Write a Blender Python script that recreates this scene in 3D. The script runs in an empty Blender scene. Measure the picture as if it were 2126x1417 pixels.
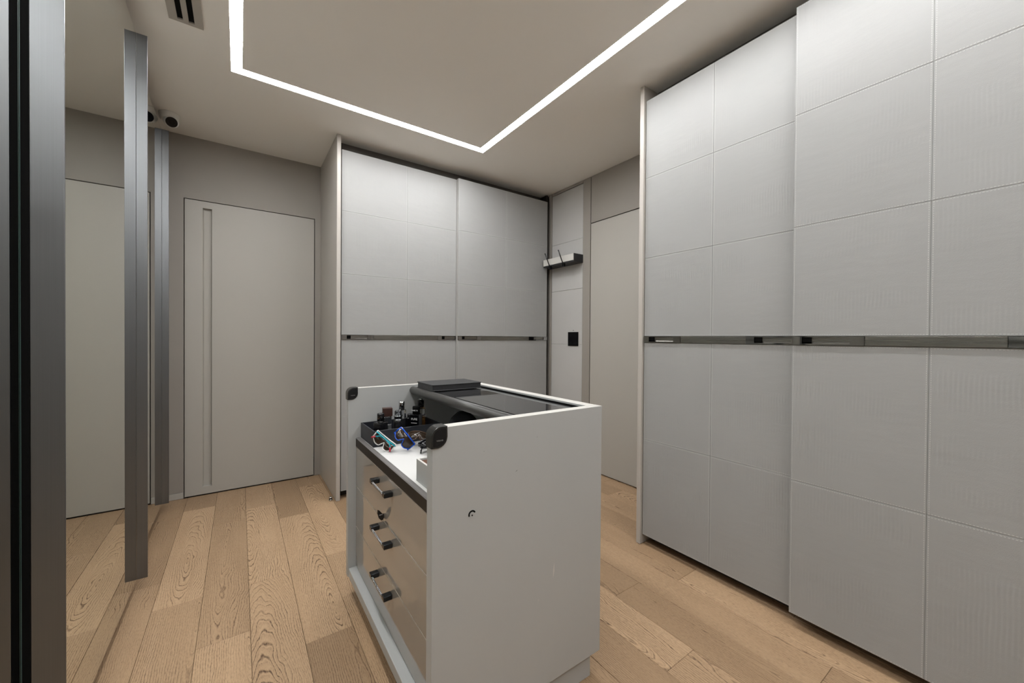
import bpy, bmesh, math, random
from mathutils import Matrix, Vector
random.seed(7)
S = bpy.context.scene
COL = S.collection
PI = math.pi

# ------------------------------------------------------------------ camera
yaw, pit, rol = math.radians(35.077), math.radians(-.478), math.radians(.408)
fw = Vector((math.sin(yaw)*math.cos(pit), math.cos(yaw)*math.cos(pit), math.sin(pit)))
rt = Vector((math.cos(yaw), -math.sin(yaw), 0)); up = rt.cross(fw)
rt, up = rt*math.cos(rol)+up*math.sin(rol), up*math.cos(rol)-rt*math.sin(rol)
cd = bpy.data.cameras.new('camera'); cd.sensor_width = 36; cd.lens = 36*806/2126; cd.clip_start = .02
cam = bpy.data.objects.new('camera', cd); COL.objects.link(cam)
cam.matrix_world = Matrix(((rt.x, up.x, -fw.x, 0), (rt.y, up.y, -fw.y, 0), (rt.z, up.z, -fw.z, 1.15), (0, 0, 0, 1)))
S.camera = cam

# ------------------------------------------------------------------ world, exposure
w = bpy.data.worlds.new('world'); S.world = w; w.use_nodes = True
w.node_tree.nodes['Background'].inputs[0].default_value = (.5, .5, .5, 1)
w.node_tree.nodes['Background'].inputs[1].default_value = .05
vs = S.view_settings
S.display_settings.display_device = 'sRGB'
vs.view_transform = 'Standard'; vs.look = 'None'; vs.gamma = 1; vs.use_curve_mapping = False
vs.exposure = 1.25
LIGHT = 26.0          # emission of the ceiling light strip

CEIL = 2.56

# ------------------------------------------------------------------ material helpers
class NT:
    def __init__(s, name):
        s.m = bpy.data.materials.new(name); s.m.use_nodes = True
        s.t = s.m.node_tree; s.b = s.t.nodes['Principled BSDF']
    def n(s, typ, **kw):
        x = s.t.nodes.new(typ)
        for k, v in kw.items(): setattr(x, k, v)
        return x
    def set(s, sock, v):
        if hasattr(v, 'links'): s.t.links.new(v, sock)
        else: sock.default_value = v
    def math(s, op, a, b=0.0, c=0.0):
        x = s.n('ShaderNodeMath', operation=op)
        s.set(x.inputs[0], a); s.set(x.inputs[1], b); s.set(x.inputs[2], c)
        return x.outputs[0]
    def noise(s, vec, scale, detail=2.0, rough=.5, dist=0.0):
        x = s.n('ShaderNodeTexNoise'); s.set(x.inputs['Vector'], vec)
        x.inputs['Scale'].default_value = scale; x.inputs['Detail'].default_value = detail
        x.inputs['Roughness'].default_value = rough; x.inputs['Distortion'].default_value = dist
        return x.outputs[0]
    def coord(s, scale=(1, 1, 1), kind='Object'):
        c = s.n('ShaderNodeTexCoord'); mp = s.n('ShaderNodeVectorMath', operation='MULTIPLY')
        s.t.links.new(c.outputs[kind], mp.inputs[0]); mp.inputs[1].default_value = scale
        return mp.outputs[0]
    def add(s, a, b):
        x = s.n('ShaderNodeVectorMath', operation='ADD'); s.set(x.inputs[0], a); s.set(x.inputs[1], b); return x.outputs[0]
    def mul(s, a, b):
        x = s.n('ShaderNodeVectorMath', operation='MULTIPLY'); s.set(x.inputs[0], a); s.set(x.inputs[1], b); return x.outputs[0]
    def mix(s, f, a, b):
        x = s.n('ShaderNodeMix', data_type='RGBA')
        s.set(x.inputs[0], f); s.set(x.inputs[6], a); s.set(x.inputs[7], b); return x.outputs[2]
    def ramp(s, f, lo, hi):
        x = s.n('ShaderNodeMapRange', clamp=True); s.set(x.inputs[0], f)
        x.inputs[1].default_value = lo; x.inputs[2].default_value = hi; return x.outputs[0]
    def bump(s, h, strength=.3, dist=.001):
        x = s.n('ShaderNodeBump'); x.inputs['Strength'].default_value = strength; x.inputs['Distance'].default_value = dist
        s.set(x.inputs['Height'], h); s.t.links.new(x.outputs[0], s.b.inputs['Normal'])
    def out(s, col, rough=.5, metal=0.0, spec=.5, coat=0.0, trans=0.0, ior=1.5):
        s.set(s.b.inputs['Base Color'], col); s.set(s.b.inputs['Roughness'], rough)
        s.b.inputs['Metallic'].default_value = metal; s.b.inputs['Specular IOR Level'].default_value = spec
        s.b.inputs['Coat Weight'].default_value = coat; s.b.inputs['Coat Roughness'].default_value = .05
        s.b.inputs['Transmission Weight'].default_value = trans; s.b.inputs['IOR'].default_value = ior
        return s.m

def c4(r, g, b): return (r, g, b, 1)

def plain(name, col, rough=.5, var=.05, scale=6, bump=0.0, bscale=300, **kw):
    t = NT(name); co = t.coord()
    n = t.noise(co, scale, 3)
    col2 = tuple(min(1, x*(1+var)) for x in col); col1 = tuple(x*(1-var) for x in col)
    c = t.mix(n, c4(*col1), c4(*col2))
    if bump: t.bump(t.noise(co, bscale, 2), bump, .0006)
    return t.out(c, rough, **kw)

def oak():
    t = NT('oak_plank'); oi = t.n('ShaderNodeObjectInfo'); rnd = oi.outputs['Random']
    P = t.coord(); off = t.mul(rnd, (37.0, 91.0, 13.0))
    sep = t.n('ShaderNodeSeparateXYZ'); t.set(sep.inputs[0], P)
    x, y = sep.outputs[0], sep.outputs[1]
    wn = t.n('ShaderNodeTexWhiteNoise', noise_dimensions='1D'); t.set(wn.inputs['W'], rnd)
    wc = t.n('ShaderNodeSeparateColor'); t.t.links.new(wn.outputs['Color'], wc.inputs[0])
    r1, r2, r3 = wc.outputs
    Ps = t.add(t.mul(P, (5.0, 1.5, 1.0)), off)
    w1 = t.noise(Ps, 1.0, 3.0, .55)                       # broad wander of the rings
    w2 = t.noise(t.add(t.mul(P, (22.0, 7.0, 1.0)), off), 1.0, 2.0, .5)
    x0 = t.math('MULTIPLY', t.math('SUBTRACT', r1, .5), .17)
    y0 = t.math('MULTIPLY', t.math('SUBTRACT', r2, .5), 1.3)
    dx = t.math('ADD', t.math('SUBTRACT', x, x0), t.math('MULTIPLY', t.math('SUBTRACT', w1, .5), .07))
    dy = t.math('MULTIPLY', t.math('SUBTRACT', y, y0), t.math('ADD', .02, t.math('MULTIPLY', t.math('MULTIPLY', r3, r3), .13)))
    d = t.math('SQRT', t.math('ADD', t.math('MULTIPLY', dx, dx), t.math('MULTIPLY', dy, dy)))
    d = t.math('ADD', d, t.math('MULTIPLY', w1, .05))
    d = t.math('ADD', d, t.math('MULTIPLY', w2, .017))
    ring = t.math('ADD', .5, t.math('MULTIPLY', .5, t.math('SINE', t.math('MULTIPLY', d, 880.0))))
    saw = t.math('FRACT', t.math('MULTIPLY', d, 140.06))
    brk = t.ramp(t.noise(t.add(t.mul(P, (300.0, 60.0, 1.0)), off), 1.0, 2.0, .65), .34, .60)
    line = t.math('MULTIPLY', t.math('POWER', ring, 8.0), t.math('ADD', .35, t.math('MULTIPLY', brk, .65)))
    soft = t.math('MULTIPLY', t.math('POWER', saw, 2.0), t.math('ADD', .45, t.math('MULTIPLY', brk, .8)))
    amp = t.ramp(t.noise(t.add(t.mul(P, (7.0, 2.2, 1.0)), t.mul(off, (1.7, .6, 1))), 1.0, 2.0), .32, .62)
    pores = t.ramp(t.noise(t.add(t.mul(P, (480.0, 75.0, 1.0)), off), 1.0, 2.0, .65), .52, .74)
    streak = t.noise(t.add(t.mul(P, (60.0, 1.6, 1.0)), off), 1.0, 3.0, .6)
    base = t.mix(streak, c4(.455, .305, .182), c4(.56, .395, .25))
    tone = t.mix(r3, c4(.72, .69, .65), c4(1.10, 1.09, 1.07))
    mm = t.n('ShaderNodeMix', data_type='RGBA', blend_type='MULTIPLY'); mm.inputs[0].default_value = 1
    t.set(mm.inputs[6], base); t.set(mm.inputs[7], tone)
    f = t.math('ADD', t.math('MULTIPLY', line, t.math('ADD', .34, t.math('MULTIPLY', amp, .66))), t.math('MULTIPLY', soft, .20))
    f = t.math('ADD', f, t.math('MULTIPLY', pores, t.math('ADD', .22, t.math('MULTIPLY', soft, .35))))
    f = t.math('MINIMUM', t.math('MULTIPLY', f, 1.15), 1.0)
    c = t.mix(f, mm.outputs[2], c4(.105, .056, .029))
    t.bump(t.math('SUBTRACT', 1.0, f), .25, .0008)
    return t.out(c, t.math('ADD', .36, t.math('MULTIPLY', f, .2)), spec=.4)

def leather(name, col, rough=.5, k=1.0):
    t = NT(name); oi = t.n('ShaderNodeObjectInfo')
    P = t.add(t.coord(), t.mul(oi.outputs['Random'], (7.0, 3.0, 11.0)))
    wv = t.n('ShaderNodeTexWave', wave_type='BANDS', bands_direction='X'); t.set(wv.inputs['Vector'], P)
    wv.inputs['Scale'].default_value = 30; wv.inputs['Distortion'].default_value = 2.6
    wv.inputs['Detail'].default_value = 1.0; wv.inputs['Detail Scale'].default_value = .35
    mask = t.ramp(t.noise(t.mul(P, (3.2, 1.0, 8.0)), 1.0, 2.0), .5, .68)
    grain = t.noise(P, 420, 2)
    und = t.noise(t.mul(P, (1.0, 1.0, 3.0)), 9, 2)
    h = t.math('ADD', t.math('MULTIPLY', t.math('MULTIPLY', wv.outputs[1], mask), .9), t.math('ADD', t.math('MULTIPLY', grain, .45), t.math('MULTIPLY', und, 1.6)))
    t.bump(h, .35*k, .0016)
    n = t.noise(P, 4, 3)
    c = t.mix(n, c4(*[x*.95 for x in col]), c4(*[min(1, x*1.04) for x in col]))
    return t.out(c, rough, spec=.35)

def brushed(name, col, rough=.35, axis=(1, 1, 300)):
    t = NT(name); co = t.coord(tuple(a for a in axis))
    n = t.noise(co, 3, 3)
    c = t.mix(n, c4(*[x*.9 for x in col]), c4(*[min(1, x*1.1) for x in col]))
    return t.out(c, t.math('ADD', rough-.05, t.math('MULTIPLY', n, .1)), metal=1.0)

def emit(name, col, strength):
    t = NT(name); t.b.inputs['Emission Color'].default_value = c4(*col); t.b.inputs['Emission Strength'].default_value = strength
    return t.out(c4(.8, .8, .8), .6)

M = {}
M['wall'] = plain('taupe_wall', (.295, .270, .240), .55, .03, 3, .12, 500)
M['door'] = plain('taupe_lacquer', (.41, .39, .35), .5, .03, 2, .08, 600)
M['ceil'] = plain('ceiling_paint', (.87, .85, .81), .8, .015, 2, .05, 700)
M['dark'] = plain('dark_recess', (.02, .018, .016), .7, .1)
M['fascia'] = plain('shaded_taupe_fascia', (.075, .066, .058), .6)  # taupe darkened: the shade above the wardrobe doors is put into the colour
M['oak'] = oak()
M['sub'] = plain('subfloor', (.05, .03, .02), .8)
M['leather'] = leather('pale_leather', (.332, .333, .324), .48)
M['leatherwall'] = leather('pale_wall_leather', (.47, .462, .445), .5, .6)
M['stitch'] = plain('stitch_thread', (.62, .615, .60), .6)
M['panel'] = plain('wardrobe_panel', (.46, .43, .39), .4, .02, 3)
M['slab'] = plain('door_slab', (.42, .41, .39), .5)
M['chrome'] = plain('chrome', (.42, .42, .42), .04, .02, 5, metal=1.0)
M['strip'] = brushed('brushed_steel', (.28, .27, .245), .28, (1, 1, 260))
M['alu'] = brushed('brushed_aluminium', (.205, .21, .22), .40, (260, 260, .6))
M['mirror'] = plain('mirror_glass', (.70, .715, .68), .012, .004, 1, metal=1.0)
M['black'] = plain('black_rubber', (.004, .004, .004), .8, .1, spec=.08)
M['glassedge'] = plain('glass_edge', (.06, .11, .10), .3, .1)
M['led'] = emit('led_diffuser', (.985, .99, 1.0), LIGHT)
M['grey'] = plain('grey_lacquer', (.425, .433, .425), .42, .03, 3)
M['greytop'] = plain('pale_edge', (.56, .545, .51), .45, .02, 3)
M['gloss'] = plain('bronze_gloss_glass', (.285, .262, .230), .03, .02, 3, spec=.9, ior=1.65, coat=.3)
M['gap'] = plain('drawer_edge', (.62, .56, .48), .35)
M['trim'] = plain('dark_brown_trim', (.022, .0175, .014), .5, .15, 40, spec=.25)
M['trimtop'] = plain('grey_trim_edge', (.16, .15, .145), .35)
M['liner'] = plain('white_leather_liner', (.60, .595, .58), .55, .02, 6, .3, 900)
M['smoked'] = plain('smoked_glass', (.030, .030, .031), .02, .05, 3, spec=.8, ior=1.6, coat=.3)
M['tube'] = plain('graphite_tube', (.055, .053, .05), .38, .08, 20)
M['bumper'] = plain('black_bumper', (.018, .018, .017), .22, .15, 30)
M['blackgloss'] = plain('black_gloss', (.008, .008, .009), .12, .1)
M['blackmat'] = plain('black_matt_leather', (.018, .018, .020), .45, .15, 60, .3, 600)
M['navy'] = plain('navy_black_leather', (.016, .018, .024), .42, .15, 60, .3, 700)
M['handle'] = plain('gunmetal', (.025, .027, .030), .22, .1, 30, metal=.6)
M['knurl'] = plain('polished_knurl', (.55, .55, .55), .12, .05, metal=1.0)
M['screw'] = plain('steel', (.5, .5, .5), .2, .05, metal=1.0)
M['white'] = plain('white_plastic', (.74, .73, .70), .35)
M['lens'] = plain('black_lens', (.003, .003, .004), .15, spec=.18)
M['vent'] = plain('vent_plate', (.40, .37, .33), .5)
M['suede'] = plain('brown_suede', (.10, .045, .025), .9, .3, 120, .4, 900)
M['wood'] = plain('dark_cap_wood', (.038, .013, .008), .35, .3, 60)
M['glass'] = plain('clear_glass', (.92, .93, .93), .02, .01, trans=1.0)
M['amber'] = plain('amber_perfume', (.62, .33, .10), .05, .05, trans=.75, ior=1.36)
M['greymetal'] = plain('grey_metal_face', (.22, .22, .23), .3, .1, 40, metal=.7)
M['print'] = plain('white_print', (.75, .75, .75), .5)
M['printdim'] = plain('dim_print', (.22, .22, .215), .4)
M['teal'] = plain('teal_plastic', (.01, .32, .40), .25)
M['red'] = plain('red_plastic', (.42, .01, .03), .3)
M['whitep'] = plain('white_gloss_plastic', (.75, .74, .72), .25)
M['blue'] = plain('blue_translucent', (.005, .09, .60), .12, .2, 30, trans=.25)
M['brownlens'] = plain('brown_lens', (.028, .018, .012), .06, .3, 30)
M['tort'] = plain('tortoise_shell', (.06, .028, .014), .12, .9, 60)
M['orange'] = plain('tan_leather', (.45, .17, .05), .5)
M['dust'] = plain('clothy_black', (.008, .008, .010), .95, .2, 80, .6, 500)

# ------------------------------------------------------------------ mesh helpers
def box(bm, x0, x1, y0, y1, z0, z1, mi=0, bev=0.0, seg=1):
    r = bmesh.ops.create_cube(bm, size=1)
    for v in r['verts']:
        v.co = Vector((x0+(v.co.x+.5)*(x1-x0), y0+(v.co.y+.5)*(y1-y0), z0+(v.co.z+.5)*(z1-z0)))
    fs = {f for v in r['verts'] for f in v.link_faces}
    for f in fs: f.material_index = mi
    if bev:
        es = {e for v in r['verts'] for e in v.link_edges}
        q = bmesh.ops.bevel(bm, geom=list(es), offset=bev, segments=seg, profile=.5, affect='EDGES')
        for f in q['faces']: f.material_index = mi
    return bm

def cyl(bm, p0, p1, r0, r1=None, n=24, mi=0, cap=True, smooth=True):
    r1 = r0 if r1 is None else r1
    p0, p1 = Vector(p0), Vector(p1); a = (p1-p0).normalized()
    h = Vector((0, 0, 1)) if abs(a.z) < .9 else Vector((1, 0, 0))
    u = a.cross(h).normalized(); v = a.cross(u)
    A = [bm.verts.new(p0+r0*(math.cos(2*PI*i/n)*u+math.sin(2*PI*i/n)*v)) for i in range(n)]
    B = [bm.verts.new(p1+r1*(math.cos(2*PI*i/n)*u+math.sin(2*PI*i/n)*v)) for i in range(n)]
    for i in range(n):
        f = bm.faces.new((A[i], A[(i+1) % n], B[(i+1) % n], B[i])); f.material_index = mi; f.smooth = smooth
    if cap:
        for L in (A, list(reversed(B))):
            f = bm.faces.new(L); f.material_index = mi
    return bm

def lathe(bm, prof, c=(0, 0, 0), n=28, mi=0, sx=1.0, sy=1.0):
    rings = []
    for r, z in prof:
        rings.append([bm.verts.new((c[0]+sx*r*math.cos(2*PI*i/n), c[1]+sy*r*math.sin(2*PI*i/n), c[2]+z)) for i in range(n)])
    for a, b in zip(rings, rings[1:]):
        for i in range(n):
            f = bm.faces.new((a[i], a[(i+1) % n], b[(i+1) % n], b[i])); f.material_index = mi; f.smooth = True
    f = bm.faces.new(list(reversed(rings[0]))); f.material_index = mi
    f = bm.faces.new(rings[-1]); f.material_index = mi
    return bm

def tube(bm, pts, r, n=10, mi=0, r1=None):
    pts = [Vector(p) for p in pts]; rings = []
    for i, p in enumerate(pts):
        a = (pts[min(i+1, len(pts)-1)]-pts[max(i-1, 0)]).normalized()
        h = Vector((0, 0, 1)) if abs(a.z) < .9 else Vector((1, 0, 0))
        u = a.cross(h).normalized(); v = a.cross(u)
        rr = r if r1 is None else r+(r1-r)*i/(len(pts)-1)
        rings.append([bm.verts.new(p+rr*(math.cos(2*PI*k/n)*u+math.sin(2*PI*k/n)*v)) for k in range(n)])
    for a, b in zip(rings, rings[1:]):
        for i in range(n):
            f = bm.faces.new((a[i], a[(i+1) % n], b[(i+1) % n], b[i])); f.material_index = mi; f.smooth = True
    f = bm.faces.new(list(reversed(rings[0]))); f.material_index = mi
    f = bm.faces.new(rings[-1]); f.material_index = mi
    return bm

def prism(bm, outline, axis, a0, a1, mi=0, bev=0.0):
    """closed 2-D outline extruded along axis ('x','y','z') from a0 to a1"""
    def P(p, a):
        return {'x': (a, p[0], p[1]), 'y': (p[0], a, p[1]), 'z': (p[0], p[1], a)}[axis]
    A = [bm.verts.new(P(p, a0)) for p in outline]; B = [bm.verts.new(P(p, a1)) for p in outline]
    n = len(outline); fs = []
    for i in range(n): fs.append(bm.faces.new((A[i], A[(i+1) % n], B[(i+1) % n], B[i])))
    fs.append(bm.faces.new(list(reversed(A)))); fs.append(bm.faces.new(B))
    for f in fs: f.material_index = mi
    if bev:
        es = [e for e in bm.edges if e in set(fs[-1].edges) | set(fs[-2].edges)]
        q = bmesh.ops.bevel(bm, geom=es, offset=bev, segments=2, profile=.5, affect='EDGES')
        for f in q['faces']: f.material_index = mi
    return bm

def mesh(name, bm, mats):
    bmesh.ops.recalc_face_normals(bm, faces=bm.faces)
    me = bpy.data.meshes.new(name); bm.to_mesh(me); bm.free()
    for m in (mats if isinstance(mats, (list, tuple)) else [mats]): me.materials.append(M[m] if isinstance(m, str) else m)
    return me

def obj(name, bm, mats, parent=None, loc=(0, 0, 0), rot=(0, 0, 0)):
    me = bm if isinstance(bm, bpy.types.Mesh) else mesh(name, bm, mats)
    o = bpy.data.objects.new(name, me); COL.objects.link(o)
    o.location = loc; o.rotation_euler = rot
    if parent: o.parent = parent
    return o

def part(name, bm, mats, parent):
    """bm is in world coordinates, the parent is an unrotated empty or a mesh at the world origin"""
    o = obj(name, bm, mats, parent)
    p = parent; off = Vector((0, 0, 0))
    while p: off += p.location; p = p.parent
    o.location = -off
    return o

def thing(name, label, cat, loc=(0, 0, 0), rot=(0, 0, 0), group=None):
    o = bpy.data.objects.new(name, None); COL.objects.link(o); o.empty_display_size = .05
    o.location = loc; o.rotation_euler = rot
    return tag(o, label, cat, group)

def tag(o, label, cat, group=None):
    o['label'] = label; o['category'] = cat
    if group: o['group'] = group
    return o

def struct(o, label=None, cat=None):
    o['kind'] = 'structure'
    if label: o['label'] = label
    if cat: o['category'] = cat
    return o

def text_mesh(s, size, ext=.0002):
    cu = bpy.data.curves.new('lettering', 'FONT'); cu.body = s; cu.size = size; cu.extrude = ext
    cu.align_x = 'CENTER'; cu.align_y = 'CENTER'
    t = bpy.data.objects.new('lettering_tmp', cu); COL.objects.link(t)
    dg = bpy.context.evaluated_depsgraph_get()
    me = bpy.data.meshes.new_from_object(t.evaluated_get(dg))
    bpy.data.objects.remove(t); bpy.data.curves.remove(cu)
    me.name = 'lettering'
    return me

B = bmesh.new
X0, X1, YF, YB = -.50, 2.52, -1.35, 3.57

# ------------------------------------------------------------------ floor
bm = B(); box(bm, -.60, 2.62, YF-.1, YB+.1, -.06, -.0135)
floor = struct(obj('floor', bm, 'sub'), 'oak plank floor with wide cathedral-grained boards', 'floor')
PITCH, E0 = .168, .0368
known = {-3: [2.40, 3.21], -2: [2.173, 3.30], -1: [1.82, 2.95], 0: [2.16, 3.116], 1: [2.84, 1.62], 2: [2.217, 1.2],
         8: [1.145, 2.3], 9: [.459, 1.62], 7: [1.9, .78], 10: [1.05, 2.15]}
rp = random.Random(3)
for k in range(-3, 15):
    xa, xb = E0+PITCH*k, E0+PITCH*(k+1)
    xa, xb = max(xa, X0), min(xb, X1)
    if xb-xa < .02: continue
    js = sorted(known.get(k, [rp.uniform(.6, 1.4), rp.uniform(1.9, 2.6)]))
    while js[-1] < YB-.5: js.append(js[-1]+rp.uniform(.85, 1.25))
    while js[0] > YF+.4: js.insert(0, js[0]-rp.uniform(.85, 1.25))
    js = [YF]+[j for j in js if YF+.15 < j < YB-.12]+[YB]
    for a, b in zip(js, js[1:]):
        hx, hy = (xb-xa)/2-.0005, (b-a)/2-.0005
        bm = B(); box(bm, -hx, hx, -hy, hy, -.012, 0, bev=.0011)
        obj('plank', bm, 'oak', floor, ((xa+xb)/2, (a+b)/2, 0))

# ------------------------------------------------------------------ ceiling and walls
LX0, LX1, LX2, LX3, LY0, LY1, LY2, LY3 = -.0370, .0110, 1.466, 1.518, -.80, -.750, 2.511, 2.566   # light slot
bm = B(); zc0, zc1 = CEIL, CEIL+.03
box(bm, -.60, 2.62, YF-.1, YB+.1, zc1, CEIL+.1)
box(bm, -.60, LX0, YF-.1, YB+.1, zc0, zc1); box(bm, LX3, 2.62, YF-.1, YB+.1, zc0, zc1)
box(bm, LX0, LX3, YF-.1, LY0, zc0, zc1); box(bm, LX0, LX3, LY3, YB+.1, zc0, zc1)
box(bm, LX1, LX2, LY1, LY2, zc0, zc1)
struct(obj('ceiling', bm, 'ceil'), 'taupe grey plaster ceiling', 'ceiling')
bm = B(); box(bm, X0-.1, X0, YF-.1, YB+.1, -.06, CEIL)
struct(obj('wall_left', bm, 'wall'), 'taupe wall behind the mirror doors', 'wall')
bm = B(); box(bm, X0, 2.62, YF-.1, YF, -.06, CEIL)
struct(obj('wall_front', bm, 'wall'), 'plain taupe wall closing the room', 'wall')

DX0, DX1, DZ = -.322, .510, 2.123          # hinged door in the back wall
g = .006
bm = B()
box(bm, X0, 2.62, YB+.045, YB+.1, -.06, CEIL)
box(bm, X0, DX0, YB, YB+.045, .046, CEIL)
box(bm, X0, DX0, YB+.010, YB+.045, 0, .046)
box(bm, DX0, DX1, YB, YB+.045, DZ, CEIL)
box(bm, DX1, 2.62, YB, YB+.045, 0, CEIL)
struct(obj('wall_back', bm, 'wall'), 'taupe wall with the flush door', 'wall')
bm = B(); box(bm, X0+.004, DX0-.001, YB-.004, YB+.008, .001, .044, bev=.001)
struct(obj('baseboard_back', bm, 'door'), 'short flush skirting strip beside the door', 'baseboard')
# door leaf with a full-height recessed pull
bm = B(); hx0, hx1, hz0, hz1 = -.2165, -.1635, .060, 2.070
a0, a1, z0, z1 = DX0+g, DX1-g, .008, DZ-g
for q in ((a0, hx0, z0, z1), (hx1, a1, z0, z1), (hx0, hx1, z0, hz0), (hx0, hx1, hz1, z1)):
    box(bm, q[0], q[1], YB, YB+.040, q[2], q[3])
bmesh.ops.remove_doubles(bm, verts=bm.verts, dist=.00005)
door1 = struct(obj('door_1', bm, 'door'), 'taupe flush door with a tall recessed pull groove', 'door')
bm = B()
prism(bm, [(hx0, YB+.034), (hx1, YB+.034), (hx1, YB+.012), (hx1-.006, YB+.026), (hx0+.006, YB+.026), (hx0, YB+.012)], 'z', hz0, hz1)
obj('pull_groove', bm, 'door', door1)

# right wall: backing, stiles, leather panel, hidden door
bm = B(); box(bm, X1, 2.62, YF, YB, -.06, CEIL)
wr = struct(obj('wall_right', bm, 'wall'), 'taupe panelled wall with a leather inset and hidden door', 'wall')
XW = 2.50
def wp(name, y0, y1, z0, z1, m, x=XW, bev=.0012):
    b_ = B(); box(b_, x, X1-.0005, y0, y1, z0, z1, bev=bev); return obj(name, b_, m, wr)
wp('stile', 2.385, 2.4735, .001, CEIL-.001, 'wall')
wp('stile', 2.898, 2.940, .001, CEIL-.001, 'wall')
wp('top_rail', 2.478, 2.894, 2.536, CEIL-.001, 'wall')
zs = [.01, .585, 1.098, 1.602, 2.05, 2.532]
for za, zb in zip(zs, zs[1:]): wp('leather_panel', 2.4785, 2.8935, za+.0006, zb-.0006, 'leatherwall', XW+.004, .002)
wp('overdoor_panel', 1.40, 2.377, 2.155, CEIL-.001, 'wall')
wp('wall_panel', YF+.001, 1.396, .001, CEIL-.001, 'wall', XW+.012)
bm = B(); box(bm, XW, X1-.0005, 1.56, 2.3765, .010, 2.148, bev=.001)
struct(obj('door_2', bm, 'door'), 'taupe flush door beside the leather wall inset', 'door')
wp('stile', 1.40, 1.556, .001, 2.150, 'wall')
for q in ((2.3772, 2.3845, .001, CEIL-.001), (1.561, 2.3765, 2.1506, 2.1544)):
    b_ = B(); box(b_, X1-.012, X1-.0004, *q); obj('gasket', b_, 'black', wr)  # black strips added behind the door gaps to paint in their shade

# ------------------------------------------------------------------ ceiling light
cl = thing('ceiling_light', 'bright white recessed linear light loop running round the ceiling', 'light', (.74, .9, CEIL))
def ring(bm, a0, a1, b0, b1, y0, y1, y2, y3, z0, z1):
    o = [(a0, y0), (b1, y0), (b1, y3), (a0, y3)]; i = [(a1, y1), (b0, y1), (b0, y2), (a1, y2)]
    V = [[bm.verts.new((*p, z)) for p in q] for q in (o, i) for z in (z0, z1)]
    o0, o1, i0, i1 = V
    for k in range(4):
        n = (k+1) % 4
        bm.faces.new((o0[k], o0[n], i0[n], i0[k])); bm.faces.new((o1[k], i1[k], i1[n], o1[n]))
        bm.faces.new((o0[k], o1[k], o1[n], o0[n])); bm.faces.new((i0[k], i0[n], i1[n], i1[k]))
bm = B(); e_ = .0004; ring(bm, LX0+e_, LX1-e_, LX2+e_, LX3-e_, LY0+e_, LY1-e_, LY2+e_, LY3-e_, CEIL+.0030, CEIL+.010)
part('diffuser', bm, 'led', cl)

# ------------------------------------------------------------------ ceiling vent
vt = thing('ceiling_vent', 'slotted rectangular air vent set in the ceiling', 'vent', (-.196, 1.95, CEIL))
bm = B(); V0, V1, VY0, VY1 = -.2565, -.1355, 1.62, 2.289
zz0, zz1 = CEIL-.0075, CEIL-.0005
xs = [V0, -.226, -.206, -.1865, -.166, V1]
for i in (0, 2, 4): box(bm, xs[i], xs[i+1], VY0, VY1, zz0, zz1)
for i in (1, 3):
    box(bm, xs[i], xs[i+1], VY0, VY0+.02, zz0, zz1); box(bm, xs[i], xs[i+1], VY1-.02, VY1, zz0, zz1)
bmesh.ops.remove_doubles(bm, verts=bm.verts, dist=.00005)
part('frame', bm, 'vent', vt)
for i in (1, 3):
    bm = B(); box(bm, xs[i], xs[i+1], VY0+.02, VY1-.02, CEIL-.0012, CEIL-.0004); part('slot', bm, 'black', vt)

# ------------------------------------------------------------------ security camera
sc = thing('security_camera', 'white dome security camera under the ceiling corner', 'camera', (-.366, 3.292, CEIL))
bm = B(); lathe(bm, [(.053, -.0005), (.054, -.004), (.053, -.020), (.049, -.034), (.041, -.041)], n=40); obj('base', bm, 'white', sc)
bm = B()
ax = Vector((.16, -.84, -.52)).normalized(); cc = Vector((.010, -.014, -.048)); R = .040
bmesh.ops.create_uvsphere(bm, u_segments=32, v_segments=20, radius=R)
rot = Vector((0, 0, 1)).rotation_difference(ax).to_matrix().to_4x4()
for v in list(bm.verts):
    if v.co.z > R*.74: v.co.z = R*.74
bmesh.ops.transform(bm, matrix=Matrix.Translation(cc) @ rot, verts=bm.verts)
for f in bm.faces: f.smooth = True
ball = obj('eyeball', bm, 'white', sc)
bm = B(); cyl(bm, cc+ax*R*.70, cc+ax*R*.79, .030, .0285, 32); cyl(bm, cc+ax*R*.79, cc+ax*R*.83, .012, .010, 20)
obj('lens', bm, 'lens', ball)

# ------------------------------------------------------------------ mirror doors along the left wall
def mirror_door(label, xm, y0, y1, pw, pend, z0, z1):
    t = thing('mirror_door', label, 'mirror', (xm-.02, (y0+y1)/2, 0), group='tall mirror doors along the wall')
    bm = B(); box(bm, xm-.006, xm, y0, y1, z0, z1); part('mirror_pane', bm, 'mirror', t)
    bm = B(); box(bm, xm-.056, xm-.0062, y0+.001, y1-.001, z0, z1); part('backing_board', bm, 'black', t)
    for yy in (y0+.08, y1-.08):
        bm = B(); cyl(bm, (xm-.048, yy, .0005), (xm-.048, yy, z0-.0003), .007, n=16); part('pivot_foot', bm, 'black', t)
        bm = B(); cyl(bm, (xm-.048, yy, z1+.0003), (xm-.048, yy, CEIL-.0005), .007, n=16); part('pivot_pin', bm, 'black', t)
    if pw:
        bm = B(); box(bm, xm+.0004, xm+pw, pend, pend+.004, z0, z1, bev=.0006); part('edge_profile', bm, 'alu', t)
    return t
m1 = mirror_door('mirror door between the rubber seal and the dome camera corner', -.377, 1.313, 2.386, .0375, 2.3815, .055, 2.493)
bm = B(); box(bm, -.3765, -.3245, 1.3065, 1.3110, .055, 2.493, bev=.0006); part('edge_profile', bm, 'alu', m1)
bm = B(); box(bm, -.3900, -.3775, 1.3055, 1.3122, .055, 2.493); part('rubber_seal', bm, 'black', m1)
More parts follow.
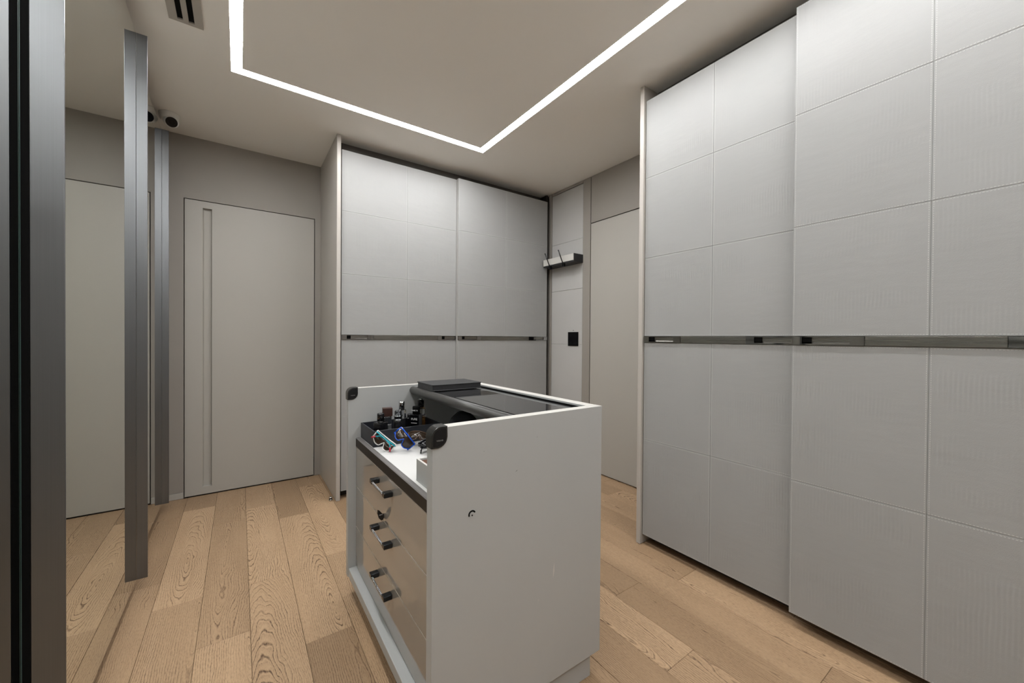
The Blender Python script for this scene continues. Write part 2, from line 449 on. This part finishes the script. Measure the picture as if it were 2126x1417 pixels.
bm = B(); box(bm, -.3900, -.3892, 1.3040, 1.3053, .055, 2.493); part('glass_edge', bm, 'glassedge', m1)
mirror_door('mirror door below the dome security camera', -.4075, 2.420, 3.336, .034, 3.3315, .065, 2.470)
mirror_door('mirror door on the far side of the black rubber seal', -.3905, YF+.01, 1.3030, 0, 0, .055, 2.493)

# ------------------------------------------------------------------ leather wardrobes
ROWS = [(.055, .590), (.590, 1.131), (1.167, 1.600), (1.600, 2.044), (2.044, 2.474)]
_pm = {}
def panel_mesh(wd, ht):
    k = (round(wd, 4), round(ht, 4))
    if k not in _pm:
        bm = B(); box(bm, -wd/2, wd/2, 0, .007, -ht/2, ht/2, bev=.0014, seg=2)
        _pm[k] = mesh('leather_panel', bm, 'leather')
    return _pm[k]

def stitches(rects):
    vs_, fs_ = [], []
    L, Wd, H, P_ = .0048, .00045, .0006, .0072
    def one(x, z, horiz):
        a, b = (L/2, Wd) if horiz else (Wd, L/2)
        i = len(vs_)
        vs_.extend([(x-a, 0, z-b), (x+a, 0, z-b), (x+a, 0, z+b), (x-a, 0, z+b),
                    (x-a*.8, -H, z-b*.8), (x+a*.8, -H, z-b*.8), (x+a*.8, -H, z+b*.8), (x-a*.8, -H, z+b*.8)])
        fs_.extend([(i+4, i+5, i+6, i+7), (i, i+1, i+5, i+4), (i+1, i+2, i+6, i+5), (i+2, i+3, i+7, i+6), (i+3, i, i+4, i+7)])
    for x0, x1, z0, z1 in rects:
        e = .0052
        n = int((x1-x0-2*e)/P_)
        for j in range(n+1):
            for z in (z0+e, z1-e): one(x0+e+(x1-x0-2*e)*j/n, z, True)
        n = int((z1-z0-2*e)/P_)
        for j in range(n+1):
            for x in (x0+e, x1-e): one(x, z0+e+(z1-z0-2*e)*j/n, False)
    me = bpy.data.meshes.new('stitching'); me.from_pydata(vs_, [], fs_); me.materials.append(M['stitch'])
    return me

def sliding_door(root, x, wd, y, st=True):
    """door in the wardrobe's frame: x along the front, y into the cabinet, leather face at y"""
    bm = B(); box(bm, 0, wd, .0075, .034, .055, 2.474, bev=.001)
    d = obj('sliding_door', bm, 'slab', root, (x, y, 0))
    rects = []
    for z0, z1 in ROWS:
        for c in (0, 1):
            x0, x1 = c*wd/2, (c+1)*wd/2
            rects.append((x0, x1, z0, z1))
            obj('leather_panel', panel_mesh(wd/2-.0003, z1-z0-.0003), None, d, ((x0+x1)/2, 0, (z0+z1)/2))
    if st:
        s = obj('stitching', stitches(rects), None, d, (0, .0002, 0)); s['kind'] = 'stuff'
    pl = .222
    bm = B(); box(bm, pl, wd-pl, -.006, .0074, 1.1325, 1.1655, bev=.0008); obj('steel_strip', bm, 'strip', d)
    for x0 in (.001, wd-pl+.0008):
        x1 = x0+pl-.0018
        bm = B(); c0, c1 = x0+.034, x1-.040
        z0, z1 = 1.1325, 1.1655
        for q in ((x0, c0, z0, z1), (c1, x1, z0, z1), (c0, c1, z0, z0+.005), (c0, c1, z1-.003, z1)):
            box(bm, q[0], q[1], -.0065, .0072, q[2], q[3])
        box(bm, c0, c1, .0050, .0072, z0+.005, z1-.003, mi=2)
        prism(bm, [(-.0062, z0+.0051), (.0048, z0+.0051), (.0048, z0+.0100)], 'x', c0+.0002, c1-.0002)
        box(bm, c0+.0003, c0+.028, -.001, .0049, z0+.0101, z1-.0032, mi=1)
        bmesh.ops.remove_doubles(bm, verts=bm.verts, dist=.00003)
        obj('chrome_pull', bm, ['chrome', 'black', 'strip'], d)
    return d

def wardrobe(label, loc, rot, width, doors, right_end=True):
    t = thing('wardrobe', label, 'wardrobe', loc, rot)
    bm = B(); box(bm, 0, .0265, 0, .655, .001, CEIL-.001, bev=.002); obj('end_panel', bm, 'panel', t)
    if right_end:
        bm = B(); box(bm, width-.029, width, 0, .655, .001, CEIL-.001, bev=.002); obj('end_panel', bm, 'panel', t)
    bm = B(); box(bm, .030, width-.030, .124, .142, 2.40, CEIL-.001); obj('top_fascia', bm, 'fascia', t)
    bm = B(); box(bm, .030, width-.030, .075, .640, .060, .078); obj('bottom_board', bm, 'dark', t)
    bm = B(); box(bm, .030, width-.030, .100, .118, .001, .059); obj('plinth', bm, 'dark', t)
    bm = B(); box(bm, .030, width-.030, .640, .654, .078, CEIL-.002); obj('back_board', bm, 'dark', t)
    bm = B(); box(bm, .030, width-.030, .143, .639, 2.42, 2.438); obj('top_board', bm, 'dark', t)
    if not right_end:
        bm = B(); box(bm, width-.020, width-.002, .036, .655, .001, CEIL-.001); obj('gap_shade_board', bm, 'dark', t)  # dark board added so the gap beside the door reads as deep shade
    for a in doors: sliding_door(t, *a)
    return t
wardrobe('tall stitched pale leather wardrobe along the side wall past the hidden door', (1.840, 1.3845, 0), (0, 0, -PI/2), 2.28,
         [(.0305, .757, .015), (.7555, .757, -.025), (1.490, .757, .015)])
wardrobe('pale leather sliding wardrobe between the flush door and the coat rack', (.5525, 2.912, 0), (0, 0, 0), 1.943,
         [(.0375, .955, .030), (.9345, .962, -.010)], False)
bm = B(); cyl(bm, (.526, 2.955, .0005), (.526, 2.955, .012), .0115); cyl(bm, (.526, 2.955, .012), (.526, 2.955, .019), .0095, mi=1)
cyl(bm, (.526, 2.955, .019), (.526, 2.955, .026), .0115, .009)
tag(obj('door_stop', bm, ['screw', 'black']), 'small chrome door stop on the floor beside the wardrobe end panel', 'door stop')

# ------------------------------------------------------------------ coat rack and switch
cr = thing('coat_rack', 'pale leather coat rail with two folding black hooks on the wall', 'coat rack', (2.50, 2.675, 1.86))
bm = B(); box(bm, 2.3875, 2.5030, 2.470, 2.882, 1.826, 1.898, bev=.001); part('rack_body', bm, 'blackmat', cr)
bm = B(); box(bm, 2.3835, 2.3872, 2.472, 2.880, 1.838, 1.8965, bev=.0008); part('leather_front', bm, 'greytop', cr)
for yy in (2.593, 2.775):
    bm = B(); cyl(bm, (2.381, yy, 1.806), (2.314, yy, 1.937), .0048, n=12)
    h = part('hook', bm, 'blackgloss', cr)
    bm = B(); box(bm, 2.368, 2.392, yy-.011, yy-.005, 1.796, 1.8255); box(bm, 2.368, 2.392, yy+.005, yy+.011, 1.796, 1.8255)
    part('hinge', bm, 'blackgloss', h)
ls = thing('light_switch', 'black square switch plate on the leather wall inset', 'switch', (2.50, 2.59, 1.146))
bm = B(); box(bm, 2.4975, 2.5032, 2.522, 2.655, 1.083, 1.211, bev=.0015); part('plate', bm, 'black', ls)
for i in range(2):
    bm = B(); box(bm, 2.4955, 2.4973, 2.532+.058*i, 2.587+.058*i, 1.095, 1.199, bev=.0006); part('key', bm, 'lens', ls)
bm = B(); cyl(bm, (2.5015, 2.588, 1.226), (2.5034, 2.588, 1.226), .0035, n=12)
part('sensor', bm, 'black', ls)

# ------------------------------------------------------------------ island
IX0, IX1, IY0, IY1, IZ0, IZ1, T = .395, 1.012, .905, 1.853, .085, .922, .034
isl = thing('drawer_island', 'grey lacquered dressing island with glossy bronze drawers and glass top', 'island', ((IX0+IX1)/2, (IY0+IY1)/2, 0))
def P_(name, m, *a, **k):
    bm = B(); box(bm, *a, **k); return part(name, bm, m, isl)
def side(y0, y1):
    bm = B(); rr = .023
    o = [(IX0, IZ0), (IX1, IZ0), (IX1, IZ1)]+[(IX0+rr+rr*math.cos(math.radians(q)), IZ1-rr+rr*math.sin(math.radians(q))) for q in range(90, 181, 10)]
    prism(bm, o, 'y', y0, y1, bev=.001)
    bmesh.ops.recalc_face_normals(bm, faces=bm.faces); bm.normal_update()
    for f in bm.faces:
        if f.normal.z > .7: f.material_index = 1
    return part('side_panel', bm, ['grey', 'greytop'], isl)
nearp = side(IY0, IY0+T); side(IY1-T, IY1)
ya, yb = IY0+T+.0005, IY1-T-.0005
bm = B(); box(bm, IX1-T-.006, IX1, ya, yb, IZ0, IZ1, bev=.0012)
for f in bm.faces:
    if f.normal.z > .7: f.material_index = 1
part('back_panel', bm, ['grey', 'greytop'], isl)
P_('base_board', 'grey', IX0+.003, IX1-T-.008, ya, yb, IZ0, .1235, bev=.0015)
P_('plinth', 'grey', .45, .982, .921, 1.80, .001, .0845)
XF = .428
for i, (z0, z1) in enumerate(((.1275, .3030), (.3065, .4835), (.4870, .6585))):
    d = P_('drawer', 'gloss', XF, XF+.016, ya+.002, yb-.002, z0, z1, bev=.0008)
    bm = B(); box(bm, XF+.0006, XF+.015, ya+.003, yb-.003, z1+.0002, z1+.0014); part('top_edge', bm, 'gap', d)
    hz = (.267, .443, .617)[i]
    bm = B()
    for yc in (1.318, 1.470):
        box(bm, XF-.031, XF-.0003, yc-.013, yc+.013, hz-.0085, hz+.0085, bev=.0025, seg=2)
    ys = [1.331+.0085*j for j in range(15)]
    tube(bm, [(XF-.0285, 1.329, hz), (XF-.0285, 1.459, hz)], .0032, 10)
    for yq in ys[:-0 or None]:
        for s in (-1, 1):
            tube(bm, [(XF-.0285+.0036*math.cos(q), yq+s*.0035*(q/PI*2-1), hz+.0036*math.sin(q)) for q in (0, PI/4, PI/2, 3*PI/4, PI)], .0008, 5, mi=1)
    hd = part('handle', bm, ['handle', 'knurl'], d)
# body carcass behind the drawer fronts
P_('carcass', 'dark', XF+.017, IX1-T-.008, ya+.001, yb-.001, .125, .655)
# trim rail, liner
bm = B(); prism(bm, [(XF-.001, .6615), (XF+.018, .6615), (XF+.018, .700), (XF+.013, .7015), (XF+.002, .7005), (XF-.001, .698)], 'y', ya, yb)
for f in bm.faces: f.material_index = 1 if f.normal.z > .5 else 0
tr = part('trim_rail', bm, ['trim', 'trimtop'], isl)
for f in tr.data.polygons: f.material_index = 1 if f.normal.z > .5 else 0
P_('tray_liner', 'liner', XF+.0185, IX1-T-.0075, ya+.001, yb-.001, .6565, .6995)
# tube and smoked glass top
bm = B(); cyl(bm, (.692, ya+.0005, .8945), (.692, yb-.0005, .8945), .0185, n=40); part('round_rail', bm, 'tube', isl)
P_('glass_gap_shade', 'black', IX1-T-.0098, IX1-T-.0062, ya+.002, yb-.002, .893, .9145)  # black strip added for the shaded gap by the rail and its reflection
P_('glass_top', 'smoked', .7125, IX1-T-.0145, ya+.002, yb-.002, .9035, .9100, bev=.0006)
# corner bumpers
def leaf(x0, x1, z0, z1, r):
    o = []
    for cx, cz, a in ((x1-r, z0+r, -90), (x1, z1, None), (x0+r, z1-r, 90), (x0, z0, None)):
        if a is None: o.append((cx, cz))
        else:
            for j in range(9):
                q = math.radians(a+90*j/8); o.append((cx+r*math.cos(q), cz+r*math.sin(q)))
    return o
for y0, y1 in ((IY0-.0035, IY0+T+.0005), (IY1-T-.0035, IY1+.003)):
    bm = B(); prism(bm, leaf(IX0-.004, IX0+.0395, IZ1-.050, IZ1+.0035, .026), 'y', y0, y1, bev=.0014)
    bp = part('corner_bumper', bm, 'bumper', isl)
    bm = B(); prism(bm, leaf(IX0+.001, IX0+.0345, IZ1-.045, IZ1-.0015, .021), 'y', y0-.0008, y0+.0005, bev=.0003)
    part('badge', bm, 'blackgloss', bp)
    me = text_mesh('WEAVE', .0056); me.materials.append(M['printdim'])
    o = obj('lettering', me, None, bp, rot=(PI/2, 0, 0)); off = isl.location + bp.location
    o.location = Vector((IX0+.018, y0-.0009, IZ1-.031)) - off
# lock with key on the middle drawer joint
lk = thing('drawer_key', 'black key standing in the drawer lock of the island', 'key', (XF, 1.405, .505))
bm = B(); cyl(bm, (XF-.0006, 1.413, .503), (XF-.006, 1.413, .503), .0085); part('lock_barrel', bm, 'handle', lk)
bm = B(); box(bm, XF-.012, XF-.0062, 1.4115, 1.4145, .499, .507); part('key_blade', bm, 'screw', lk)
bm = B(); prism(bm, [(XF-.0035, .494), (XF-.0015, .505), (XF-.009, .520), (XF-.018, .531), (XF-.0235, .533), (XF-.024, .520), (XF-.019, .503), (XF-.011, .493)], 'y', 1.402, 1.408, bev=.001)
part('key_head', bm, 'blackgloss', lk)
me = text_mesh('WAVE', .0045); me.materials.append(M['print'])
o = obj('lettering', me, None, lk, rot=(PI/2, 0, 0)); o.location = Vector((XF-.0125, 1.4018, .514))-lk.location
# half-open fitting cover on the near face
bm = B()
arc = [(.509+.0115*math.cos(math.radians(q)), .679+.0115*math.sin(math.radians(q))) for q in range(20, 211, 12)]
arc += [(.509+.0072*math.cos(math.radians(q)), .679+.0072*math.sin(math.radians(q))) for q in range(206, 15, -12)]
prism(bm, arc, 'y', IY0-.0006, IY0-.0001); part('fitting_gap', bm, 'black', isl)
bm = B(); cyl(bm, (.509, IY0-.0001, .677), (.509, IY0-.0009, .677), .0062, n=20); part('fitting_cover', bm, 'grey', isl)
bm = B(); cyl(bm, (.509, IY0-.0009, .677), (.509, IY0-.0012, .677), .0022, n=12); part('fitting_screw', bm, 'handle', isl)

# ------------------------------------------------------------------ things on the island
bk = thing('leather_case', 'flat black leather case lying on the island glass top', 'case', (.817, 1.68, .9102))
bm = B(); a, b_, c_, d_ = .692, .942, 1.592, 1.768
box(bm, a, b_, c_, d_, .9134, .9165, bev=.0012); box(bm, a+.003, b_-.003, c_+.003, d_-.003, .9166, .9375); part('pages', bm, 'blackmat', bk)
bm = B(); box(bm, a, b_, c_, d_, .9376, .942, bev=.0018, seg=2); part('lid', bm, 'blackmat', bk)
bm = B(); box(bm, a+.05, b_-.03, c_+.02, d_-.02, .9102, .9133); part('foot', bm, 'blackmat', bk)

ZL = .6997
pb = thing('perfume_tray', 'open navy black leather box holding perfume bottles', 'box', (.595, 1.715, ZL))
QX0, QX1, QY0, QY1, QZ1, QT = .4478, .744, 1.616, 1.8165, .766, .006
bm = B(); box(bm, QX0, QX1, QY0, QY1, ZL, ZL+.006); part('tray_bottom', bm, 'navy', pb)
for q in ((QX0, QX1, QY0, QY0+QT), (QX0, QX1, QY1-QT, QY1), (QX0, QX0+QT, QY0+QT, QY1-QT), (QX1-QT, QX1, QY0+QT, QY1-QT)):
    bm = B(); box(bm, *q, ZL+.0061, QZ1, bev=.0008); part('tray_wall', bm, 'navy', pb)
ZP = ZL+.0063

def bottle(label, loc, rz=0.0):
    return thing('perfume_bottle', label, 'bottle', loc, (0, 0, rz), 'perfume bottles in the black tray')
def letters(s, size, parent, loc, rz=0.0, m='print'):
    me = text_mesh(s, size, .0001); me.materials.append(M[m])
    return obj('lettering', me, None, parent, loc, (PI/2, 0, rz))
# 1 black square bottle
t = bottle('square black bottle with a black cylindrical cap', (.492, 1.668, ZP), math.radians(24))
bm = B(); box(bm, -.022, .022, -.022, .022, 0, .084, bev=.005, seg=2); obj('body', bm, 'blackgloss', t)
bm = B(); cyl(bm, (0, 0, .0842), (0, 0, .0885), .013); obj('collar', bm, 'screw', t)
bm = B(); lathe(bm, [(.0145, .0887), (.0145, .118), (.0135, .1215), (.004, .122)]); obj('cap', bm, 'blackgloss', t)
# 2 chrome glass bottle with wooden block cap
t = bottle('clear glass bottle with a brown wooden block cap', (.541, 1.735, ZP), math.radians(-12))
bm = B(); lathe(bm, [(.014, 0), (.017, .003), (.019, .05), (.0195, .088), (.016, .093)]); obj('body', bm, 'glass', t)
bm = B(); lathe(bm, [(.0125, .004), (.0150, .01), (.0160, .055)]); obj('liquid', bm, 'greymetal', t)
bm = B(); box(bm, -.021, .021, -.016, .016, .0935, .130, bev=.0015); obj('cap', bm, 'wood', t)
# 3 black cylinder with silver rings
t = bottle('round black bottle with silver ringed cap', (.567, 1.668, ZP))
bm = B(); lathe(bm, [(.0185, 0), (.0200, .002), (.0200, .080), (.018, .084)]); obj('body', bm, 'blackgloss', t)
bm = B(); lathe(bm, [(.0190, .0842), (.0190, .088), (.0165, .0882), (.0165, .101), (.0180, .1012), (.0180, .1045), (.0150, .1047), (.0150, .122), (.0120, .126)]); obj('cap', bm, 'handle', t)
for z in (.0855, .1022):
    bm = B(); lathe(bm, [(.0193, z), (.0196, z+.001), (.0193, z+.0025)]); obj('silver_ring', bm, 'knurl', t)
# 4 tall bottle with chrome cap
t = bottle('tall clear rectangular bottle with a chrome cap', (.612, 1.752, ZP), math.radians(30))
bm = B(); box(bm, -.017, .017, -.013, .013, 0, .112, bev=.003, seg=2); obj('body', bm, 'glass', t)
bm = B(); box(bm, -.0135, .0135, -.0095, .0095, .006, .070); obj('liquid', bm, 'greymetal', t)
bm = B(); lathe(bm, [(.013, .1122), (.013, .144), (.0115, .150), (.003, .1505)]); obj('cap', bm, 'knurl', t)
# 5 dark hexagonal bottle with print
t = bottle('dark angular bottle with white print and grey side', (.652, 1.675, ZP), math.radians(-48))
bm = B(); prism(bm, [(-.021, -.017), (.021, -.017), (.024, 0), (.021, .017), (-.021, .017), (-.024, 0)], 'z', 0, .100, bev=.0015)
for f in bm.faces: f.material_index = 1 if f.calc_center_median().x > .0205 else 0
o = obj('body', bm, ['lens', 'greymetal'], t)
bm = B(); lathe(bm, [(.0165, .1003), (.0165, .132), (.0150, .1355), (.004, .136)]); obj('cap', bm, 'black', t)
letters('PURE', .013, t, (-.001, -.0174, .080)); letters('MUSC N', .0085, t, (.0, -.0168, .1185))
bm = B(); box(bm, -.016, .012, -.01735, -.01705, .062, .064); obj('print_line', bm, 'print', t)
# 6 clear amber bottle
t = bottle('clear bottle of amber perfume with black cap and chrome tip', (.706, 1.757, ZP-.0001), math.radians(8))
bm = B(); lathe(bm, [(.021, 0), (.0235, .003), (.0235, .106), (.020, .1105), (.012, .112)], sx=1.0, sy=.8); obj('body', bm, 'glass', t)
bm = B(); lathe(bm, [(.019, .008), (.0205, .010), (.0205, .070)], sx=1, sy=.76); obj('liquid', bm, 'amber', t)
bm = B(); cyl(bm, (0, 0, .1122), (0, 0, .1155), .011); obj('collar', bm, 'screw', t)
bm = B(); lathe(bm, [(.0155, .1157), (.0155, .145), (.0148, .1462)]); obj('cap', bm, 'blackgloss', t)
bm = B(); lathe(bm, [(.0095, .1464), (.0095, .1535), (.008, .1555)]); obj('tip', bm, 'knurl', t)
# 7 low dark bottle at the back
t = bottle('low square black bottle standing behind the tall chrome-capped one', (.655, 1.765, ZP), math.radians(10))
bm = B(); box(bm, -.017, .017, -.014, .014, 0, .070, bev=.003, seg=2); obj('body', bm, 'blackgloss', t)
bm = B(); lathe(bm, [(.011, .0702), (.011, .085), (.009, .087)]); obj('cap', bm, 'blackmat', t)

# small grey box with brown lining near the front panel
sb = thing('jewellery_box', 'open grey leather box with brown suede lining', 'box', (.60, 1.06, ZL))
bm = B(); q0, q1, r0, r1, ht = .457, .742, .946, 1.1705, .769
box(bm, q0, q1, r0, r1, ZL, ZL+.005); part('box_bottom', bm, 'grey', sb)
for q in ((q0, q1, r0, r0+.007), (q0, q1, r1-.007, r1), (q0, q0+.007, r0+.007, r1-.007), (q1-.007, q1, r0+.007, r1-.007)):
    bm = B(); box(bm, *q, ZL+.0051, ht, bev=.0006)
    for f in bm.faces:
        if f.normal.z > .7: f.material_index = 1
    part('box_wall', bm, ['grey', 'greytop'], sb)
bm = B(); box(bm, q0+.0075, q1-.0075, r0+.0075, r1-.0075, ZL+.0052, ht-.006); part('suede_lining', bm, 'suede', sb)

# sunglasses: shield lens, frame, two folded temples
def sunglasses(label, loc, rot, frame, lens, temple, tip, width=.128, drop=.046):
    t = thing('sunglasses', label, 'sunglasses', loc, rot, 'sunglasses on the white tray liner')
    n = 20; Rr = width*.62
    def at(u, z):   # u -1..1 along the lens
        q = u*math.asin(min(.98, width/2/Rr)); return Vector((Rr*math.sin(q), Rr*(1-math.cos(q)), z))
    def low(u):
        s = abs(u); nose = .55*max(0, 1-s/.22)
        return -drop*(1-nose)*(1-.35*max(0, s-.55)/.45)
    vs_ = []; bm = B()
    for k in range(n+1):
        u = -1+2*k/n; col = []
        for off in (0, .0018):
            for z in (0, low(u)*.5, low(u)):
                p = at(u, z); p.y += off; col.append(bm.verts.new(p))
        vs_.append(col)
    for a_, b2 in zip(vs_, vs_[1:]):
        for i, j in ((0, 1), (1, 2)): bm.faces.new((a_[i], a_[j], b2[j], b2[i])); bm.faces.new((a_[i+3], b2[i+3], b2[j+3], a_[j+3]))
        bm.faces.new((a_[0], b2[0], b2[3], a_[3])); bm.faces.new((a_[2], a_[5], b2[5], b2[2]))
    for c_ in (vs_[0], vs_[-1]): bm.faces.new((c_[0], c_[1], c_[4], c_[3])); bm.faces.new((c_[1], c_[2], c_[5], c_[4]))
    for f in bm.faces: f.smooth = True
    obj('lens', bm, lens, t)
    bm = B(); tube(bm, [at(-1+2*k/n, .001)+Vector((0, .001, 0)) for k in range(n+1)], .0026, 8)
    tube(bm, [at(-1+2*k/n, low(-1+2*k/n)-.0005)+Vector((0, .001, 0)) for k in range(n+1)], .0020, 8)
    for s in (-1, 1): tube(bm, [at(s, .001), at(s, low(s))], .0026, 8)
    obj('frame', bm, frame, t)
    for s in (-1, 1):
        e = at(s, -.006); yb_ = e.y+.008+(.007 if s > 0 else 0)
        pts = [e+Vector((0, .002, 0)), Vector((s*width*.47, yb_, -.006)), Vector((0, yb_+.003, -.008)), Vector((-s*width*.28, yb_+.002, -.012)), Vector((-s*width*.44, yb_, -.026))]
        bm = B(); tube(bm, pts, .0030, 8, 0, .0022); te = obj('temple', bm, temple, t)
        bm = B(); tube(bm, [pts[-2]*.3+pts[-1]*.7, pts[-1], pts[-1]+Vector((-s*.006, 0, -.008))], .0034, 8); obj('ear_tip', bm, tip, te)
    mat = t.rotation_euler.to_matrix(); lo = 9
    for c_ in t.children_recursive:
        for v in c_.data.vertices: lo = min(lo, (mat @ v.co).z)
    t.location.z = ZL+.0004-lo
    return t
D = math.radians
sunglasses('sunglasses with brown shield lens, white rim and teal temples', (.486, 1.556, 0), (D(28), D(-36), D(140)), 'whitep', 'brownlens', 'teal', 'red', .092, .040)
sunglasses('sunglasses with a bright blue frame', (.545, 1.487, 0), (D(-24), D(50), D(-38)), 'blue', 'brownlens', 'blue', 'blue', .086, .040)
sunglasses('tortoiseshell sunglasses lying beside the bumper', (.618, 1.540, 0), (D(-48), D(10), D(-35)), 'tort', 'brownlens', 'tort', 'blackgloss', .100, .040)
sunglasses('black sunglasses lying in front of the tortoiseshell pair', (.625, 1.445, 0), (D(-50), D(4), D(20)), 'blackgloss', 'lens', 'blackgloss', 'blackgloss', .100, .040)

# black pouch under the rail
bm = B(); bmesh.ops.create_uvsphere(bm, u_segments=28, v_segments=16, radius=1)
for v in bm.verts:
    p = v.co.copy(); k = 1+.10*math.sin(5*p.x+2*p.z)+.07*math.sin(9*p.y+3*p.x)
    v.co = Vector((p.x*.066*k, p.y*.055*k, (max(p.z, -.9)+.9)*.064*(1-.15*p.x)))
for f in bm.faces: f.smooth = True
tag(obj('pouch', bm, 'dust', None, (.832, 1.545, ZL+.0003)), 'soft black cloth pouch lying under the round rail', 'pouch')
# faint scuffs on the near face of the island
for x, z, a, L in ((.655, .768, .5, .010), (.545, .842, -.6, .004), (.73, .855, 1.4, .006), (.80, .43, 1.5, .05), (.74, .36, 1.5, .012)):
    bm = B(); dx, dz = math.cos(a)*L/2, math.sin(a)*L/2
    prism(bm, [(x-dx, z-dz), (x-dz*.12, z+dx*.12+.0004), (x+dx, z+dz), (x+dz*.12, z-dx*.12-.0004)], 'y', IY0-.00025, IY0-.00005)
    part('scuff', bm, 'trimtop' if z > .6 else 'greytop', isl)
